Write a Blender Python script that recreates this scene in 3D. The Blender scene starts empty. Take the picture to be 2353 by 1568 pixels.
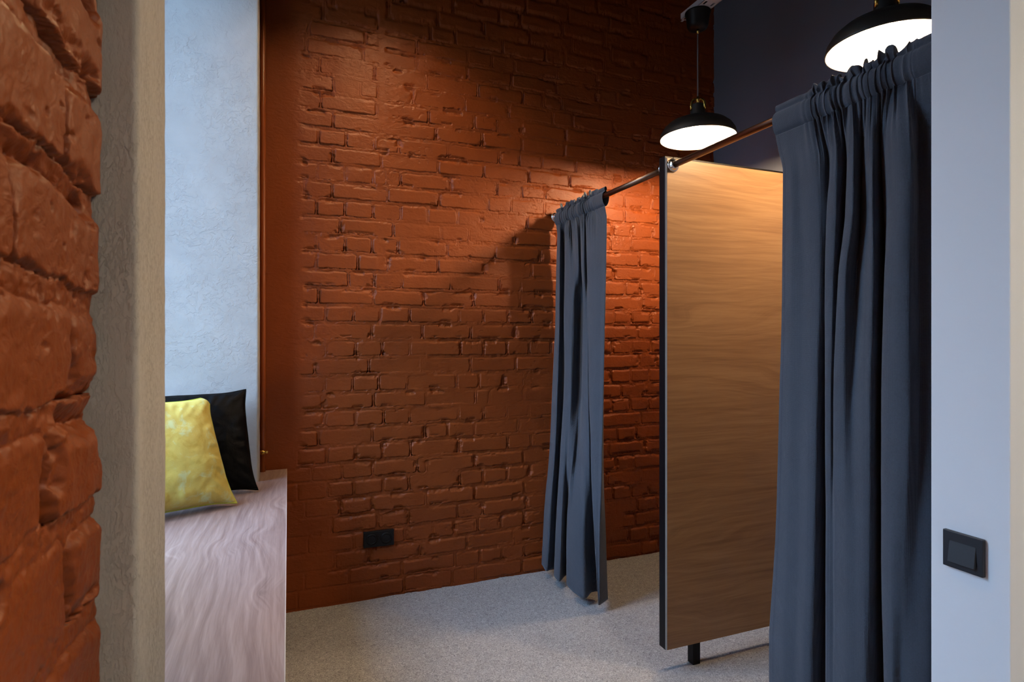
import bpy, bmesh, math, random
import numpy as np
from mathutils import Vector, Matrix

sc = bpy.context.scene
col = sc.collection
PI = math.pi

# ------------------------------------------------------------------ dimensions (metres)
YB = 3.035        # main brick wall
XR = 1.446        # curtain rod line
ZR = 2.047        # rod height
XG = 2.595        # dark grey wall at the end of the booths
ZC = 3.75         # ceiling
XW = 1.405        # end face of the white wall
YW0, YW1 = .745, .905
XJ = -.122        # plaster casing face
XL = -.147        # painted brick face, window wall
ZS = .710         # bench top
YN0, YN1 = .588, .714   # near casing
YF = 2.800        # far window reveal
HEAD = 3.35      # window head

# ------------------------------------------------------------------ helpers
def link(o, parent=None):
    col.objects.link(o)
    if parent is not None: o.parent = parent
    return o

def tag(o, label=None, cat=None, group=None, kind=None):
    if label: o['label'] = label
    if cat: o['category'] = cat
    if group: o['group'] = group
    if kind: o['kind'] = kind
    return o

def empty(name, loc=(0,0,0), label=None, cat=None, group=None):
    o = bpy.data.objects.new(name, None)
    o.empty_display_size = .05
    o.location = loc
    link(o)
    return tag(o, label, cat, group)

def mesh_obj(name, verts, faces, mat, parent=None, smooth=False, mats=None, fm=None):
    me = bpy.data.meshes.new(name)
    me.from_pydata([tuple(v) for v in verts], [], [tuple(f) for f in faces])
    for m in (mats or [mat]): me.materials.append(m)
    if fm is not None: me.polygons.foreach_set('material_index', fm)
    if smooth: me.polygons.foreach_set('use_smooth', [True]*len(me.polygons))
    me.update()
    return link(bpy.data.objects.new(name, me), parent)

def grid_obj(name, P, mat, parent=None, flip=False, wrap_u=False, mats=None, keep=None):
    """P: (nv, nu, 3) array of points"""
    nv, nu = P.shape[:2]
    idx = np.arange(nv*nu).reshape(nv, nu)
    if wrap_u: idx = np.concatenate([idx, idx[:, :1]], axis=1)
    q = np.stack([idx[:-1,:-1], idx[:-1,1:], idx[1:,1:], idx[1:,:-1]], axis=-1).reshape(-1,4)
    if keep is not None: q = q[keep.ravel()]
    if flip: q = q[:, ::-1]
    me = bpy.data.meshes.new(name)
    me.vertices.add(nv*nu)
    me.vertices.foreach_set('co', np.ascontiguousarray(P, dtype=np.float32).ravel())
    n = len(q)
    me.loops.add(n*4)
    me.loops.foreach_set('vertex_index', np.ascontiguousarray(q, dtype=np.int32).ravel())
    me.polygons.add(n)
    me.polygons.foreach_set('loop_start', np.arange(0, n*4, 4, dtype=np.int32))
    me.polygons.foreach_set('use_smooth', np.ones(n, dtype=bool))
    me.update(calc_edges=True)
    for m in (mats or [mat]): me.materials.append(m)
    return link(bpy.data.objects.new(name, me), parent)

def bm_obj(name, bm, mat, parent=None, smooth=False, mats=None):
    me = bpy.data.meshes.new(name)
    bm.normal_update()
    bm.to_mesh(me); bm.free()
    for m in (mats or [mat]): me.materials.append(m)
    if smooth: me.polygons.foreach_set('use_smooth', [True]*len(me.polygons))
    return link(bpy.data.objects.new(name, me), parent)

def bm_box(bm, lo, hi, bev=0., seg=2):
    r = bmesh.ops.create_cube(bm, size=1.0)
    vs = r['verts']
    c = [(lo[i]+hi[i])/2 for i in range(3)]; s = [hi[i]-lo[i] for i in range(3)]
    for v in vs: v.co = Vector((c[i]+v.co[i]*s[i] for i in range(3)))
    if bev > 0:
        es = list({e for v in vs for e in v.link_edges})
        bmesh.ops.bevel(bm, geom=es, offset=bev, segments=seg, profile=.5, affect='EDGES')

def box(name, lo, hi, mat, parent=None, bev=0., seg=2):
    bm = bmesh.new(); bm_box(bm, lo, hi, bev, seg)
    return bm_obj(name, bm, mat, parent)

def bm_lathe(bm, prof, n=48, M=None, closed=False, mi=0):
    """profile of (r, z) turned round z"""
    rings = []
    M = M or Matrix()
    for r, z in prof:
        if r < 1e-6:
            rings.append([bm.verts.new(M @ Vector((0,0,z)))])
        else:
            rings.append([bm.verts.new(M @ Vector((r*math.cos(2*PI*i/n), r*math.sin(2*PI*i/n), z))) for i in range(n)])
    pairs = list(zip(rings, rings[1:])) + ([(rings[-1], rings[0])] if closed else [])
    for a, b in pairs:
        for i in range(n):
            j = (i+1) % n
            if len(a) == 1 and len(b) == 1: continue
            if len(a) == 1: f = bm.faces.new((a[0], b[j], b[i]))
            elif len(b) == 1: f = bm.faces.new((a[i], a[j], b[0]))
            else: f = bm.faces.new((a[i], a[j], b[j], b[i]))
            f.smooth = True; f.material_index = mi

def lathe(name, prof, mat, parent=None, n=48, M=None, closed=False):
    bm = bmesh.new(); bm_lathe(bm, prof, n, M, closed)
    bmesh.ops.recalc_face_normals(bm, faces=bm.faces)
    return bm_obj(name, bm, mat, parent)

def tube(name, pts, r, mat, parent=None, n=12, closed=False, bm=None):
    own = bm is None
    if own: bm = bmesh.new()
    pts = [Vector(p) for p in pts]
    N = len(pts); rings = []
    up = None
    for i, p in enumerate(pts):
        if closed: t = (pts[(i+1) % N]-pts[i-1]).normalized()
        else: t = (pts[min(i+1, N-1)]-pts[max(i-1, 0)]).normalized()
        if up is None:
            up = t.orthogonal().normalized()
        else:
            up = (up - t*up.dot(t)).normalized()
        s = t.cross(up)
        rr = r[i] if hasattr(r, '__len__') else r
        rings.append([bm.verts.new(p+up*rr*math.cos(2*PI*k/n)+s*rr*math.sin(2*PI*k/n)) for k in range(n)])
    for i in range(N if closed else N-1):
        a, b = rings[i], rings[(i+1) % N]
        for k in range(n):
            f = bm.faces.new((a[k], a[(k+1) % n], b[(k+1) % n], b[k])); f.smooth = True
    if not closed:
        bm.faces.new(rings[0][::-1]); bm.faces.new(rings[-1])
    if own:
        bmesh.ops.recalc_face_normals(bm, faces=bm.faces)
        return bm_obj(name, bm, mat, parent)

def copy_tree(o, parent=None):
    c = o.copy(); col.objects.link(c)
    if parent is not None: c.parent = parent
    for ch in list(o.children): copy_tree(ch, c)
    return c

# ------------------------------------------------------------------ numpy noise
def vnoise(x, y, seed=0):
    rng = np.random.RandomState(seed); T = rng.rand(256, 256).astype(np.float32)
    xi = np.floor(x).astype(np.int64); yi = np.floor(y).astype(np.int64)
    fx = (x-xi).astype(np.float32); fy = (y-yi).astype(np.float32)
    fx = fx*fx*(3-2*fx); fy = fy*fy*(3-2*fy)
    a = T[xi & 255, yi & 255]; b = T[(xi+1) & 255, yi & 255]
    c = T[xi & 255, (yi+1) & 255]; d = T[(xi+1) & 255, (yi+1) & 255]
    return (a*(1-fx)+b*fx)*(1-fy)+(c*(1-fx)+d*fx)*fy

def fbm(x, y, seed=0, oct=4, gain=.5):
    s = 0; a = 1; t = 0
    for i in range(oct):
        s = s+a*vnoise(x*2**i+i*17.3, y*2**i+i*9.1, seed+i); t += a; a *= gain
    return s/t*2-1          # about -1..1

def sstep(a, b, x):
    t = np.clip((x-a)/(b-a), 0, 1); return t*t*(3-2*t)

def brick_relief(U, V, joints, z0, pitch, bh, seed, gap=.007, depth=.005, rough=1.0, warp=1.0, crack=.0085):
    Uw = U+warp*(.0048*fbm(U*7, V*7, seed+1)+.0022*fbm(U*38, V*38, seed+2)+.0012*fbm(U*110, V*110, seed+30))
    Vw = V+warp*(  .0062*fbm(U*2.9, V*2.9, seed+3)+.0040*fbm(U*22, V*22, seed+4)+.0014*fbm(U*95, V*95, seed+31))
    K = np.floor((Vw-z0)/pitch).astype(int)
    v = Vw-z0-K*pitch
    dv = np.minimum(v, bh-v)
    du = np.zeros_like(U); lev = np.zeros_like(U); tilt = np.zeros_like(U)
    rnd = random.Random(seed)
    for k in range(K.min(), K.max()+1):
        m = K == k
        if not m.any(): continue
        J = np.array(joints(k, rnd), dtype=np.float64)
        n = len(J)
        lv = np.array([rnd.uniform(-.0025, .0025)*rough for _ in range(n+1)])
        tu = np.array([rnd.gauss(0, .012)*rough for _ in range(n+1)])
        tv = np.array([rnd.gauss(0, .022)*rough for _ in range(n+1)])
        u = Uw[m]
        i = np.clip(np.searchsorted(J, u), 1, n-1)
        L, R = J[i-1], J[i]
        du[m] = np.minimum(u-L, R-u)-gap
        lev[m] = lv[i]
        tilt[m] = tu[i]*(u-(L+R)/2)*.5+tv[i]*(v[m]-bh/2)
    r = .010
    inner = np.minimum(du, dv)
    rr = (du < r) & (dv < r)
    d = np.where(rr, r-np.sqrt(np.maximum(r-du, 0)**2+np.maximum(r-dv, 0)**2), inner)
    ragged = (.0026*fbm(U*60, V*60, seed+5)+.0030*fbm(U*17, V*17, seed+35))*rough
    topw = sstep(.45, .80, v/bh)                       # mortar is smeared up over the upper edges
    s = sstep(-.0012-.0030*topw, .0036+.0060*topw, d+ragged)
    f1 = fbm(U*14, V*14, seed+6); f2 = fbm(U*55, V*55, seed+7); f3 = fbm(U*150, V*150, seed+8)
    mort = -depth*.50+depth*1.3*fbm(U*6, V*6, seed+9)+depth*.45*f2+.0010*f3*rough
    mort = np.clip(mort, -depth*1.9, .0012)
    face = lev+tilt+.0011*f1*rough+.0005*f2*rough+.00022*f3*rough
    h = mort*(1-s)+face*s
    # thin dark cracks between paint-filled mortar and brick
    cm = .22+.78*sstep(.40, .64, vnoise(U*11, V*7, seed+10))
    low = np.where(v < bh*.35, 1.0, np.where(dv < .012, .16, .42))
    cr = np.exp(-((d+.0014+.0012*f3)/.0017)**2)
    h = h-crack*cr*cm*low*rough
    # chipped arrises and holes
    ch = sstep(.66, .80, vnoise(U*15+5, V*19, seed+11)+.10*f2)*sstep(.020, .0, np.abs(d))
    h = h-ch*(.0075+.006*f2+.003*f3)*rough
    pit = sstep(.80, .92, vnoise(U*85, V*85, seed+12))*sstep(.55, .75, vnoise(U*6, V*6, seed+13))
    h = h-.0016*pit*rough
    # plaster smears that hide the joints
    P = sstep(.74, .90, vnoise(U*3.3+3, V*4.1, seed+14))*.8
    h = h*(1-P)+P*(.0003+.0011*f1)
    return h

# ------------------------------------------------------------------ materials
def new_mat(name):
    m = bpy.data.materials.new(name); m.use_nodes = True
    nt = m.node_tree; bs = nt.nodes['Principled BSDF']
    return m, nt, bs

def N(nt, t, **kw):
    n = nt.nodes.new(t)
    for k, v in kw.items():
        if k.startswith('i_'):
            key = k[2:].replace('_', ' ')
            n.inputs[key].default_value = v
        else: setattr(n, k, v)
    return n

def coord(nt, scale=(1,1,1), rot=(0,0,0)):
    tc = N(nt, 'ShaderNodeTexCoord'); mp = N(nt, 'ShaderNodeMapping')
    mp.inputs['Scale'].default_value = scale; mp.inputs['Rotation'].default_value = rot
    nt.links.new(tc.outputs['Object'], mp.inputs['Vector'])
    return mp.outputs['Vector']

def ramp(nt, fac, stops, interp='LINEAR'):
    r = N(nt, 'ShaderNodeValToRGB'); r.color_ramp.interpolation = interp
    e = r.color_ramp.elements
    while len(e) < len(stops): e.new(.5)
    for el, (p, c) in zip(e, stops):
        el.position = p; el.color = (c[0], c[1], c[2], 1) if hasattr(c, '__len__') else (c, c, c, 1)
    nt.links.new(fac, r.inputs['Fac'])
    return r.outputs['Color']

def mix(nt, fac, a, b, blend='MIX'):
    m = N(nt, 'ShaderNodeMix', data_type='RGBA', blend_type=blend)
    for sock, val in ((m.inputs[0], fac), (m.inputs[6], a), (m.inputs[7], b)):
        if hasattr(val, 'is_linked') or hasattr(val, 'links'): nt.links.new(val, sock)
        elif hasattr(val, '__len__'): sock.default_value = (*val[:3], 1)
        else: sock.default_value = val
    return m.outputs[2]

def mth(nt, op, a, b=0.0):
    m = N(nt, 'ShaderNodeMath', operation=op)
    for s, v in ((m.inputs[0], a), (m.inputs[1], b)):
        if hasattr(v, 'links'): nt.links.new(v, s)
        else: s.default_value = v
    return m.outputs[0]

def bump(nt, bs, height, strength=.3, dist=.01, prev=None):
    b = N(nt, 'ShaderNodeBump'); b.inputs['Strength'].default_value = strength
    b.inputs['Distance'].default_value = dist
    nt.links.new(height, b.inputs['Height'])
    if prev is not None: nt.links.new(prev, b.inputs['Normal'])
    nt.links.new(b.outputs['Normal'], bs.inputs['Normal'])
    return b.outputs['Normal']

def noise(nt, vec, scale, detail=4, rough=.55, dist=0.):
    n = N(nt, 'ShaderNodeTexNoise')
    n.inputs['Scale'].default_value = scale; n.inputs['Detail'].default_value = detail
    n.inputs['Roughness'].default_value = rough; n.inputs['Distortion'].default_value = dist
    nt.links.new(vec, n.inputs['Vector'])
    return n.outputs['Fac']

def plain(name, c, rough=.5, metal=0., spec=.5):
    m, nt, bs = new_mat(name)
    bs.inputs['Base Color'].default_value = (*c, 1); bs.inputs['Roughness'].default_value = rough
    bs.inputs['Metallic'].default_value = metal; bs.inputs['Specular IOR Level'].default_value = spec
    v = coord(nt)
    nz = noise(nt, v, 60, 3)
    r = mth(nt, 'ADD', mth(nt, 'MULTIPLY', nz, .12), rough-.06)
    nt.links.new(r, bs.inputs['Roughness'])
    return m

# painted brick: one terracotta coat over everything
def paint_mat(name, sc_=1.0, iso=False):
    m, nt, bs = new_mat(name)
    v = coord(nt)
    n1 = noise(nt, v, 5.5, 5); n2 = noise(nt, v, 70*sc_, 4)
    c = ramp(nt, n1, [(.25, (.188, .0385, .0056)), (.75, (.236, .0515, .0078))])
    c = mix(nt, mth(nt, 'MULTIPLY', n2, .25), c, (.16, .033, .0052))
    nt.links.new(c, bs.inputs['Base Color'])
    bs.inputs['Specular IOR Level'].default_value = .30
    rr = mth(nt, 'ADD', mth(nt, 'MULTIPLY', noise(nt, v, 24, 4), .22), .36)
    nt.links.new(rr, bs.inputs['Roughness'])
    # brush strokes of the thick paint
    st = noise(nt, coord(nt, (1, 1, 1.1 if iso else 1.9)), 24*sc_, 4, .55, 2.2 if iso else 1.1)
    fine = noise(nt, coord(nt, (1, 1, 1) if iso else (.8, .8, 1.6)), 120*sc_, 3, .5, .8)
    pit = ramp(nt, noise(nt, v, 150*sc_, 2, .5), [(.27, 0.), (.36, 1.)])
    hh = mth(nt, 'ADD', mth(nt, 'MULTIPLY', st, 1.0), mth(nt, 'ADD', mth(nt, 'MULTIPLY', fine, .16), mth(nt, 'MULTIPLY', pit, .10)))
    bump(nt, bs, hh, .42, .006/sc_)
    return m

def plaster_mat(name, c0, c1, coarse=1.0, vertical=False, pmin=.12, bs_=.40):
    m, nt, bs = new_mat(name)
    v = coord(nt, (1, 1, .35) if vertical else (1, 1, 1))
    n1 = noise(nt, v, 4, 6, .6, .6)
    nt.links.new(ramp(nt, n1, [(.3, c0), (.7, c1)]), bs.inputs['Base Color'])
    bs.inputs['Roughness'].default_value = .85; bs.inputs['Specular IOR Level'].default_value = .25
    a = noise(nt, v, 30*coarse, 6, .68, .35)
    b = noise(nt, v, 130*coarse, 4, .6, .3)
    patch = ramp(nt, noise(nt, v, 7*coarse**.5, 4, .6), [(.42, pmin), (.60, 1.)])
    h = mth(nt, 'ADD', mth(nt, 'MULTIPLY', ramp(nt, a, [(.44, 0.), (.52, 1.)]), patch), mth(nt, 'MULTIPLY', b, .30))
    bump(nt, bs, h, bs_, .0045/coarse**.8)
    return m

def wood_mat(name, along, cols, scale=1.0, rough=.38, seed=0.):
    """laminate with oak print; along = axis of the grain (0=x, 1=y)"""
    m, nt, bs = new_mat(name)
    tc = N(nt, 'ShaderNodeTexCoord'); sp = N(nt, 'ShaderNodeSeparateXYZ')
    nt.links.new(tc.outputs['Object'], sp.inputs[0])
    L = sp.outputs[along]; A = sp.outputs[2] if along == 0 else sp.outputs[0]
    def vec(sl, sa, off):
        c = N(nt, 'ShaderNodeCombineXYZ')
        nt.links.new(mth(nt, 'MULTIPLY', L, sl*scale), c.inputs[0])
        nt.links.new(mth(nt, 'ADD', mth(nt, 'MULTIPLY', A, sa*scale), off), c.inputs[1])
        c.inputs[2].default_value = seed+off
        return c.outputs[0]
    big = noise(nt, vec(.85, 3.2, 1.7), 1, 2, .5, .2)             # swings the grain about, makes the cathedrals
    # knots
    vo = N(nt, 'ShaderNodeTexVoronoi', feature='F1'); vo.inputs['Scale'].default_value = 1; vo.inputs['Randomness'].default_value = 1
    nt.links.new(vec(2.1, 3.4, 5.3), vo.inputs['Vector'])
    kn = ramp(nt, vo.outputs['Distance'], [(.0, 1.), (.10, .55), (.32, 0.)])
    kw = mth(nt, 'MULTIPLY', kn, .40)
    ph = mth(nt, 'ADD', mth(nt, 'MULTIPLY', A, 5.0*scale), mth(nt, 'ADD', mth(nt, 'MULTIPLY', big, 1.5), kw))
    cv = N(nt, 'ShaderNodeCombineXYZ')
    nt.links.new(mth(nt, 'MULTIPLY', L, .75*scale), cv.inputs[0]); nt.links.new(mth(nt, 'MULTIPLY', ph, 4.6), cv.inputs[1]); cv.inputs[2].default_value = seed
    g1 = noise(nt, cv.outputs[0], 1.6, 6, .66, .25)
    fib = noise(nt, vec(7, 210, 2.0), 1, 4, .6)
    fib2 = noise(nt, vec(2.2, 48, 9.0), 1, 4, .6)
    t = mth(nt, 'ADD', mth(nt, 'MULTIPLY', g1, .50), mth(nt, 'ADD', mth(nt, 'MULTIPLY', fib2, .34), mth(nt, 'MULTIPLY', fib, .16)))
    c = ramp(nt, t, [(.34, cols[0]), (.47, cols[1]), (.56, cols[2]), (.68, cols[3])])
    core = ramp(nt, vo.outputs['Distance'], [(.0, 1.), (.035, .7), (.075, 0.)])
    c = mix(nt, mth(nt, 'MULTIPLY', core, .55), c, [x*.42 for x in cols[0]])
    nt.links.new(c, bs.inputs['Base Color'])
    bs.inputs['Roughness'].default_value = rough; bs.inputs['Specular IOR Level'].default_value = .4
    bump(nt, bs, t, .12, .002)
    return m

def cloth_mat(name, c, weave=440):
    m, nt, bs = new_mat(name)
    v = coord(nt)
    def wv(d, s):
        w = N(nt, 'ShaderNodeTexWave', wave_type='BANDS', bands_direction=d)
        w.inputs['Scale'].default_value = s; w.inputs['Distortion'].default_value = .6
        w.inputs['Detail'].default_value = 2; w.inputs['Detail Scale'].default_value = 2
        nt.links.new(v, w.inputs['Vector']); return w.outputs['Fac']
    wa = mth(nt, 'MULTIPLY', wv('Y', weave/4), wv('Z', weave/4))
    fl = noise(nt, v, 330, 3, .6); big = noise(nt, v, 7, 4)
    f = mth(nt, 'ADD', mth(nt, 'MULTIPLY', fl, .5), mth(nt, 'ADD', mth(nt, 'MULTIPLY', wa, .5), mth(nt, 'MULTIPLY', big, .25)))
    nt.links.new(ramp(nt, f, [(.25, [x*.72 for x in c]), (.75, [x*1.3 for x in c])]), bs.inputs['Base Color'])
    bs.inputs['Roughness'].default_value = .88; bs.inputs['Specular IOR Level'].default_value = .2
    bs.inputs['Sheen Weight'].default_value = .18; bs.inputs['Sheen Roughness'].default_value = .5
    bs.inputs['Sheen Tint'].default_value = (.8, .87, 1, 1)
    wr = noise(nt, v, 16, 4, .5, .8)
    n0 = bump(nt, bs, wr, .22, .012)
    bump(nt, bs, mth(nt, 'ADD', wa, fl), .30, .0012, n0)
    return m

M = {}
M['paint'] = paint_mat('terracotta paint on brick')
M['paint_near'] = paint_mat('terracotta paint on near brick', 2.2, True)
M['paint_pipe'] = plain('terracotta paint on pipe', (.245, .054, .0080), .38)
M['plaster'] = plaster_mat('grey textured plaster', (.355, .355, .352), (.415, .415, .41))
M['plaster_rough'] = plaster_mat('grey scraped plaster', (.46, .445, .415), (.54, .52, .485), 11, True, .45, .85)
M['white'] = plaster_mat('matt white wall paint', (.80, .82, .845), (.82, .84, .865), .3)
for n_ in M['white'].node_tree.nodes:
    if n_.type == 'BUMP': n_.inputs['Strength'].default_value = .012
M['grey'] = plain('dark grey wall paint', (.150, .175, .240), .75, 0, .25)
M['dark'] = plain('dark ceiling paint', (.022, .021, .022), .9, 0, .2)
M['hall'] = plain('hall paint', (.20, .19, .18), .85, 0, .2)
M['black_metal'] = plain('black powder coated steel', (.0045, .0045, .0060), .38, 0, .16)
M['black_plastic'] = plain('black plastic', (.0045, .005, .0065), .42, 0, .22)
M['navy_plastic'] = plain('anthracite plastic', (.020, .023, .030), .48, 0, .4)
M['shade'] = plain('matt black lamp enamel', (.017, .015, .013), .5)
M['lining'] = plain('white lamp lining', (.86, .84, .80), .6)
M['brass'] = plain('polished brass', (.80, .52, .12), .22, 1.0)
M['chrome'] = plain('chrome', (.82, .82, .84), .13, 1.0)
M['rod'] = plain('brushed dark nickel tube', (.19, .105, .070), .30, 1.0)
M['cord'] = plain('grey textile cord', (.16, .16, .18), .8)
M['rail'] = plain('galvanised white rail', (.52, .52, .56), .5)
M['window'] = plain('white window frame', (.75, .75, .74), .35)
M['edge'] = plain('pale laminate edge band', (.60, .55, .48), .45)
M['panel_edge'] = plain('grey brown board edge', (.20, .175, .155), .5)
M['socket_metal'] = plain('steel contact', (.55, .55, .56), .3, 1.0)
M['slot'] = plain('dark slot', (.012, .012, .014), .8)
M['curtain'] = cloth_mat('slate linen curtain', (.064, .076, .098))
M['panel'] = wood_mat('oak laminate panel', 0, [(.235, .125, .062), (.325, .182, .090), (.385, .225, .114), (.435, .268, .144)], 1.0, .36, 3.1)
M['bench'] = wood_mat('pale oak laminate bench', 1, [(.165, .104, .092), (.25, .170, .152), (.315, .225, .203), (.40, .305, .285)], 1.45, .36, 11.4)

def carpet_mat():
    m, nt, bs = new_mat('grey flecked carpet')
    v = coord(nt)
    a = noise(nt, v, 95, 4, .65, 2.2); b = noise(nt, v, 330, 3, .6, .5); big = noise(nt, v, 3, 3)
    f = mth(nt, 'ADD', mth(nt, 'MULTIPLY', a, .72), mth(nt, 'ADD', mth(nt, 'MULTIPLY', b, .22), mth(nt, 'MULTIPLY', big, .08)))
    nt.links.new(ramp(nt, f, [(.36, (.13, .134, .142)), (.50, (.325, .333, .348)), (.64, (.54, .55, .57))]), bs.inputs['Base Color'])
    bs.inputs['Roughness'].default_value = .95; bs.inputs['Specular IOR Level'].default_value = .1
    bump(nt, bs, mth(nt, 'ADD', a, b), .55, .004)
    return m
M['carpet'] = carpet_mat()

def velvet(name, c0, c1, c2, rough=.5, sheen=.5, spec=.35):
    m, nt, bs = new_mat(name)
    v = coord(nt)
    a = noise(nt, v, 13, 5, .62, 1.0); b = noise(nt, v, 48, 4, .6, .6)
    f = mth(nt, 'ADD', mth(nt, 'MULTIPLY', a, .75), mth(nt, 'MULTIPLY', b, .25))
    nt.links.new(ramp(nt, f, [(.36, c0), (.48, c1), (.54, c1), (.63, c2)]), bs.inputs['Base Color'])
    bs.inputs['Roughness'].default_value = rough; bs.inputs['Specular IOR Level'].default_value = spec
    bs.inputs['Sheen Weight'].default_value = sheen; bs.inputs['Sheen Roughness'].default_value = .35
    bs.inputs['Sheen Tint'].default_value = (*[min(1, x*1.5) for x in c2], 1)
    bump(nt, bs, noise(nt, v, 17, 4, .5, .25), .40, .014)
    return m
M['yellow'] = velvet('crushed yellow velvet', (.42, .33, .060), (.485, .405, .095), (.47, .52, .25), .6, .25)
M['piping'] = velvet('lime piping cord', (.30, .33, .03), (.38, .41, .05), (.44, .46, .08), .5, .2)
M['black_velvet'] = velvet('black velvet', (.0016, .0019, .0024), (.0022, .0026, .0032), (.004, .005, .006), .5, .0, .07)

def emis(name, c, s):
    m, nt, bs = new_mat(name)
    bs.inputs['Base Color'].default_value = (1, 1, 1, 1)
    bs.inputs['Emission Color'].default_value = (*c, 1); bs.inputs['Emission Strength'].default_value = s
    return m
M['bulb'] = emis('warm lamp bulb', (1.0, .67, .37), 790)
M['bulb_spot'] = emis('warm spot bulb', (1.0, .67, .35), 1280)
M['bulb_hall_added'] = emis('warm added hall bulb', (1.0, .83, .62), 4500)  # hall source added to brighten the near casing and brick

def glass_mat():
    m, nt, bs = new_mat('window glass')
    nt.nodes.remove(bs)
    out = nt.nodes['Material Output']
    tr = N(nt, 'ShaderNodeBsdfTransparent'); gl = N(nt, 'ShaderNodeBsdfGlossy'); gl.inputs['Roughness'].default_value = .02
    mx = N(nt, 'ShaderNodeMixShader'); mx.inputs[0].default_value = .07
    tr.inputs['Color'].default_value = (.96, .98, .98, 1)
    nt.links.new(tr.outputs[0], mx.inputs[1]); nt.links.new(gl.outputs[0], mx.inputs[2]); nt.links.new(mx.outputs[0], out.inputs['Surface'])
    return m
M['glass'] = glass_mat()

# ------------------------------------------------------------------ the setting
def struct(o): return tag(o, kind='structure')

struct(box('floor', (-1.2, -2.6, -.12), (3.4, 3.3, 0), M['carpet']))
struct(box('ceiling', (-1.2, -2.6, ZC), (3.4, 3.3, ZC+.1), M['dark']))

# main brick wall
RJ = {-14: [0.077, 0.29, 0.56, 0.846, 0.988, 1.117, 1.254], -13: [0.22, 0.39, 0.655, 0.913, 1.189, 1.993], -12: [0.091, 0.313, 0.576, 0.725, 0.843, 0.978, 1.114, 1.254, 1.864], -11: [0.203, 0.432, 0.595, 0.863, 1.006, 1.268, 1.835, 1.968], -10: [0.08, 0.243, 0.408, 0.686, 0.957, 1.254, 2.043], -9: [0.18, 0.313, 0.462, 0.595, 0.873, 1.009, 1.153, 1.29, 1.859, 1.983], -8: [0.11, 0.255, 0.408, 0.639, 0.69, 0.957, 1.246, 1.806, 2.063], -7: [0.18, 0.322, 0.456, 0.604, 0.87, 1.153, 1.294, 1.864, 1.998], -6: [0.141, 0.405, 0.68, 0.807, 0.957, 1.217, 2.033], -5: [0.175, 0.322, 0.462, 0.598, 0.866, 1.009, 1.146, 1.279, 1.825, 1.958, 2.094], -4: [0.16, 0.411, 0.687, 0.963, 1.041, 1.248, 1.894, 2.073], -3: [0.171, 0.306, 0.439, 0.583, 0.856, 0.983, 1.126, 1.254, 1.821, 1.963, 2.094], -2: [0.124, 0.389, 0.66, 0.935, 1.2, 2.023], -1: [0.179, 0.322, 0.456, 0.601, 0.875, 1.012, 1.15, 1.285, 1.421, 1.835, 1.967, 2.113], 0: [0.124, 0.406, 0.669, 0.935, 1.197, 2.012], 1: [0.174, 0.311, 0.445, 0.598, 0.868, 1.008, 1.153, 1.299, 1.844, 1.972, 2.113], 2: [0.139, 0.411, 0.675, 0.951, 1.227, 2.049], 3: [0.284, 0.417, 0.557, 0.825, 1.1, 1.231, 1.923, 2.035], 4: [0.129, 0.333, 0.485, 0.751, 1.015, 1.299, 2.131], 5: [0.134, 0.268, 0.406, 0.537, 0.803, 1.08, 1.355, 2.021], 6: [0.246, 0.514, 0.769, 0.925, 1.197, 1.818, 1.963], 7: [0.131, 0.27, 0.408, 0.551, 0.696, 0.859, 0.999, 1.272, 1.839, 1.967, 2.113], 8: [0.208, 0.485, 0.76, 1.034, 1.17, 1.376, 1.914], 9: [0.134, 0.27, 0.411, 0.479, 0.551, 0.822, 1.087, 1.234, 1.379, 1.914, 2.113], 10: [0.211, 0.451, 0.754, 1.012, 1.282, 1.839, 2.113], 11: [0.139, 0.276, 0.414, 0.54, 0.806, 1.1, 1.224, 1.365, 1.783, 1.927], 12: [0.211, 0.448, 0.739, 1.002, 1.241], 13: [0.15, 0.428, 0.699, 0.957, 1.093], 14: [0.211, 0.344, 0.434, 0.622, 0.9, 1.16], 15: [0.145, 0.417, 0.69, 0.976]}
def back_joints(k, rnd):
    base = list(RJ.get(k, []))
    if not base:
        base = [rnd.uniform(.02, .2)]
    out = [base[0]]
    for x in base[1:]:
        while x-out[-1] > .40: out.append(out[-1]+(.27 if x-out[-1] > .5 else (x-out[-1])/2)+rnd.uniform(-.01, .01))
        out.append(x)
    while out[-1] < 3.0: out.append(out[-1]+rnd.choice([.135, .27, .27, .272])+rnd.uniform(-.012, .012))
    while out[0] > -.7: out.insert(0, out[0]-rnd.choice([.135, .27, .27])-rnd.uniform(-.012, .012))
    return out

PITCH = .0889; Z0 = 1.346
us = np.concatenate([np.arange(-.32, 2.26, .0025), np.arange(2.26, XG+.03, .008)]); vs = np.concatenate([np.arange(-.02, 2.95, .0025), np.arange(2.95, ZC+.03, .008)])
U, V = np.meshgrid(us, vs)
h = brick_relief(U, V, back_joints, Z0, PITCH, .0715, 21, gap=.0062, depth=.0062, rough=1.0, crack=.019)
# left end is skimmed smooth above the bench, neat flat brickwork below it
neat = brick_relief(U, V, back_joints, Z0, PITCH, .083, 77, gap=.0028, depth=.0028, rough=.25, warp=.35)
f1 = fbm(U*5, V*5, 91); f2 = fbm(U*30, V*30, 92)
e1 = .055+.030*f1+.022*f2
L1 = (1-sstep(e1-.012, e1+.035, U))*sstep(.66, .72, V+.0*U)
h = h*(1-L1)+L1*(.0004+.0009*f1+.00025*f2)
e2 = .21+.07*f1+.03*f2
L2 = (1-sstep(e2-.03, e2+.05, U))*(1-sstep(.66, .72, V))
h = h*(1-L2)+L2*neat
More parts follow.
